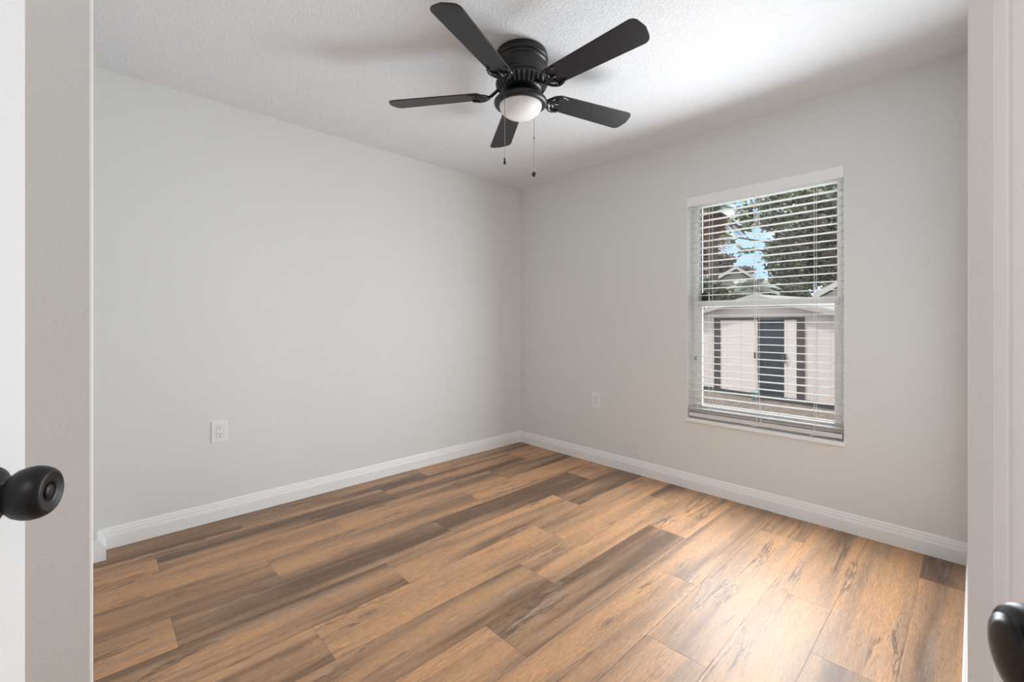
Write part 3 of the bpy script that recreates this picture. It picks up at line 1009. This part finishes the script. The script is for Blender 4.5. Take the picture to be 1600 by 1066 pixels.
# neighbouring houses
def house(name, pk, left, right, dist, label, depth=6.0, wall='stucco'):
    """gable end facing the window: pk = peak pixel, left and right = the pixels where its eaves end"""
    rot = math.atan((pk[0] - 800) / FPX)            # turned to face the window
    e = RT * math.cos(rot) - FW * math.sin(rot)
    p = ray(*pk, dist)
    pf, pr, ef, er = p.dot(FW), p.dot(RT), e.dot(FW), e.dot(RT)
    def onface(px, py):
        k = (px - 800) / FPX
        x = (k * pf - pr) / (er - k * ef)
        return x, CAM_H + (505 - py) / FPX * (pf + x * ef)
    h = empty(name, (p.x, p.y, GZ), math.atan2(e.y, e.x))
    tag(h, label, 'house')
    (xl, za), (xr, zb) = onface(*left), onface(*right)
    zl, zr_, zk = za - GZ, zb - GZ, p.z - GZ
    bm = bmesh.new()
    fr = [bm.verts.new(v) for v in ((xl * 0.9, 0, 0), (xr * 0.9, 0, 0), (xr * 0.9, 0, zr_ + 0.02), (0, 0, zk - 0.08), (xl * 0.9, 0, zl + 0.02))]
    bk_ = [bm.verts.new(v.co + Vector((0, depth, 0))) for v in fr]
    for i in range(5):
        j = (i + 1) % 5
        bm.faces.new((fr[i], fr[j], bk_[j], bk_[i]))
    bm.faces.new(fr); bm.faces.new(bk_[::-1])
    obj('wall', bm, wall, h)
    for nm, mt_, y0, y1, t0, t1 in (('roof', 'shingle', -0.2, depth + 0.2, 0.02, 0.16), ('fascia', 'fascia', -0.26, -0.2, -0.04, 0.12)):
        bm = bmesh.new()
        for xe, zz in ((xl, zl), (xr, zr_)):
            q = [(0, zk + t0), (xe, zz + t0), (xe, zz + t1), (0, zk + t1)]
            f0 = [bm.verts.new((x, y0, z)) for x, z in q]
            f1 = [bm.verts.new((x, y1, z)) for x, z in q]
            for i in range(4):
                bm.faces.new((f0[i], f0[(i + 1) % 4], f1[(i + 1) % 4], f1[i]))
            bm.faces.new(f0); bm.faces.new(f1[::-1])
        obj(nm, bm, mt_ if nm == 'roof' or wall == 'stucco' else 'barge_white', h)
    return h
house('house', (1150, 420), (1100, 449), (1200, 449), 24.0, 'grey house with white gable trim behind the shed, seen at left')
house('house', (1362, 418), (1272, 467), (1452, 467), 12.9, 'house with white sloping roof edge behind the shed, seen at right', wall='siding', depth=2.4)

# plants
def leaves(name, clumps, count, size, material, parent, rnd, bias=0.0, droop=0.0):
    """leaf blades scattered through ellipsoid clumps [(cx,cy,cz,rx,ry,rz)]"""
    verts, faces, tones = [], [], []
    vol = [c[3] * c[4] * c[5] for c in clumps]
    tot = sum(vol)
    for c, v in zip(clumps, vol):
        for _ in range(max(8, int(count * v / tot))):
            while True:
                d = Vector((rnd.uniform(-1, 1), rnd.uniform(-1, 1), rnd.uniform(-1, 1)))
                if 0.15 < d.length < 1:
                    break
            d = d * (0.55 + 0.45 * d.length) / max(d.length, 0.3) * rnd.uniform(0.45, 1)
            p = Vector((c[0] + d.x * c[3], c[1] + d.y * c[4], c[2] + d.z * c[5]))
            ax = Vector((rnd.gauss(0, 1), rnd.gauss(0, 1), rnd.gauss(0, 0.6) - droop)).normalized()
            sd_ = ax.cross(Vector((rnd.gauss(0, 1), rnd.gauss(0, 1), rnd.gauss(0, 1)))).normalized()
            nn = ax.cross(sd_)
            L = size * rnd.uniform(0.6, 1.4)
            w = L * 0.30
            i = len(verts)
            verts += [p, p + ax * L * 0.5 + sd_ * w + nn * L * 0.08, p + ax * L, p + ax * L * 0.5 - sd_ * w + nn * L * 0.08]
            faces.append((i, i + 1, i + 2, i + 3))
            tones.append(min(1, max(0, rnd.gauss(0.42 + bias, 0.24))))
    me = bpy.data.meshes.new(name)
    me.from_pydata([tuple(v) for v in verts], [], faces)
    at = me.attributes.new('leaf_tone', 'FLOAT', 'FACE')
    at.data.foreach_set('value', tones)
    me.materials.append(M[material])
    o = bpy.data.objects.new(name, me)
    COL.objects.link(o)
    o.parent = parent
    return o

def tree(name, base, trunk_h, trunk_r, clumps, count, size, material, label, category, seed, bias=0.0, group=None):
    """clumps relative to the base"""
    rnd = random.Random(seed)
    t = empty(name, base)
    tag(t, label, category, group)
    leaves('foliage', clumps, count, size, material, t, rnd, bias)
    bm = bmesh.new()
    top = Vector((0.1 * trunk_h * 0.3, 0.0, trunk_h))
    tube(bm, spline([(0, 0, -0.03), (0.04, 0.03, trunk_h * 0.4), top], 6), [trunk_r * (1 - 0.03 * i) for i in range(13)], 12)
    for c in clumps:
        tgt = Vector(c[:3])
        mid = (top + tgt) * 0.5 + Vector((rnd.uniform(-.2, .2), rnd.uniform(-.2, .2), 0))
        tube(bm, spline([top - Vector((0, 0, 0.1)), mid, tgt + Vector((0, 0, c[5] * 0.5))], 5), [trunk_r * (0.5 - 0.035 * i) for i in range(11)], 7)
    obj('trunk', bm, 'bark', t, smooth=True)
    return t

def clumps_at(base, spots):
    """spots: (px, py, distance, radius in photo px across, down)"""
    out = []
    for px, py, d, rx, rz in spots:
        p = ray(px, py, d) - Vector(base)
        k = d / FPX
        out.append((p.x, p.y, p.z, rx * k, rx * k, rz * k))
    return out

def base_at(px, d):
    p = ray(px, 505, d)
    return (p.x, p.y, GZ)

T1 = base_at(1235, 20.5)
tree('broadleaf_tree', T1, 2.6, 0.30, clumps_at(T1, [(1225, 400, 20.0, 34, 44), (1262, 372, 20.2, 38, 46), (1212, 345, 20.4, 26, 22), (1290, 410, 20.0, 36, 44), (1300, 350, 20.3, 34, 40), (1238, 440, 20.3, 40, 26), (1270, 320, 20.5, 30, 22)]),
     15000, 0.17, 'leaf_dark', 'dark dense tree beyond the shed at right of the window view', 'tree', 3, 0.07)
T2 = base_at(1330, 25)
tree('broadleaf_tree', T2, 3.2, 0.32, clumps_at(T2, [(1310, 330, 24.5, 48, 46), (1345, 400, 24.5, 50, 60), (1318, 440, 24.5, 34, 30), (1290, 300, 24.5, 40, 18)]),
     8000, 0.21, 'leaf_mid', 'greener tree at far right of the window view, behind the dark tree', 'tree', 4, 0.08)
T3 = base_at(1385, 5.6)
tree('broadleaf_tree', T3, 2.2, 0.05, clumps_at(T3, [(1210, 312, 5.4, 30, 18), (1180, 326, 5.3, 22, 14), (1245, 300, 5.5, 34, 20), (1160, 338, 5.4, 20, 12), (1280, 292, 5.4, 30, 18), (1172, 352, 5.4, 17, 9), (1222, 348, 5.4, 20, 12), (1136, 372, 5.4, 12, 7), (1168, 392, 5.4, 13, 8), (1250, 336, 5.4, 22, 14)]),
     1500, 0.075, 'leaf_mid', 'thin tree with overhanging yellow green branches at top of the window view', 'tree', 5, 0.16)
T4 = base_at(1096, 34)
tree('broadleaf_tree', T4, 3.4, 0.3, clumps_at(T4, [(1105, 405, 34, 22, 22), (1090, 385, 34, 20, 24), (1122, 412, 34, 22, 16), (1136, 406, 34, 16, 8), (1085, 430, 34, 24, 26), (1150, 425, 34, 30, 10)]),
     5200, 0.28, 'leaf_brown', 'brownish tree behind the gabled house at left of the window view', 'tree', 6)
T5 = base_at(1108, 15)
tree('bush', T5, 0.9, 0.07, clumps_at(T5, [(1104, 452, 15, 22, 18), (1126, 458, 15, 20, 14), (1088, 450, 15, 18, 24), (1142, 466, 15, 18, 10)]),
     3600, 0.13, 'leaf_mid', 'low green bush left of the pale palm in the window view', 'bush', 8, -0.02)
T7 = base_at(1205, 17.3)
tree('bush', T7, 0.9, 0.08, clumps_at(T7, [(1205, 455, 17.2, 24, 16), (1240, 460, 17.2, 24, 14), (1180, 462, 17.2, 20, 12)]),
     3600, 0.14, 'leaf_dark', 'low dark bush right of the pale palm in the window view', 'bush', 9, 0.05)

# palms: arching fronds of narrow leaflets round a trunk
def palm(name, base, h, tr, nf, fl_, material, label, seed, el0, el1, droop, dead=0):
    rnd = random.Random(seed)
    t = empty(name, base)
    tag(t, label, 'palm')
    def fronds(nm, n, mt_, e0, e1, dr, L0, zc):
        verts, faces, tones = [], [], []
        for k in range(n):
            az = 2 * PI * (k + rnd.uniform(-.3, .3)) / n
            el = math.radians(rnd.uniform(e0, e1))
            L = L0 * rnd.uniform(0.8, 1.15)
            hd = Vector((math.cos(az), math.sin(az), 0))
            sdv = Vector((-math.sin(az), math.cos(az), 0))
            tn = rnd.gauss(0.5, 0.2)
            for i in range(22):
                u = i / 21
                p = hd * (L * u * math.cos(el)) + Vector((0, 0, zc + L * u * math.sin(el) - dr * L * u * u))
                for s in (-1, 1):
                    ll = L * 0.30 * math.sin(PI * (0.12 + 0.85 * u)) + 0.03
                    e = p + sdv * (s * ll * 0.8) + hd * (ll * 0.5) - Vector((0, 0, ll * 0.35))
                    wv_ = hd * 0.018 + Vector((0, 0, 0.012))
                    j = len(verts)
                    verts += [p - wv_, p + wv_, e]
                    faces.append((j, j + 1, j + 2))
                    tones.append(min(1, max(0, tn + rnd.gauss(0, 0.12))))
        me = bpy.data.meshes.new(nm)
        me.from_pydata([tuple(v) for v in verts], [], faces)
        at = me.attributes.new('leaf_tone', 'FLOAT', 'FACE')
        at.data.foreach_set('value', tones)
        me.materials.append(M[mt_])
        o = bpy.data.objects.new(nm, me)
        COL.objects.link(o)
        o.parent = t
        return o
    fronds('fronds', nf, material, el0, el1, droop, fl_, h)
    if dead:
        o = fronds('dead_fronds', dead, 'dry_frond', -80, -35, 0.25, fl_ * 0.95, h - 0.05)
        o['label'] = 'hanging brown dry fronds'
    obj('trunk', tube(bmesh.new(), [(0, 0, -0.03), (0.03, 0, h * 0.5), (0, 0, h)], [tr * 1.15, tr, tr], 14), 'bark', t, smooth=True)
    return t
pb_ = base_at(1114, 18.5)
palm('palm_tree', (pb_[0], pb_[1], GZ), 6.35, 0.20, 18, 1.6, 'leaf_mid', 'palm with hanging brown dry fronds at top left of the window view', 12, -5, 60, 0.5, dead=46)
pb2 = base_at(1174, 12.6)
palm('palm_bush', pb2, 2.45, 0.08, 34, 0.8, 'leaf_silver', 'low pale silvery palm just above the shed roof', 15, 5, 75, 0.55)
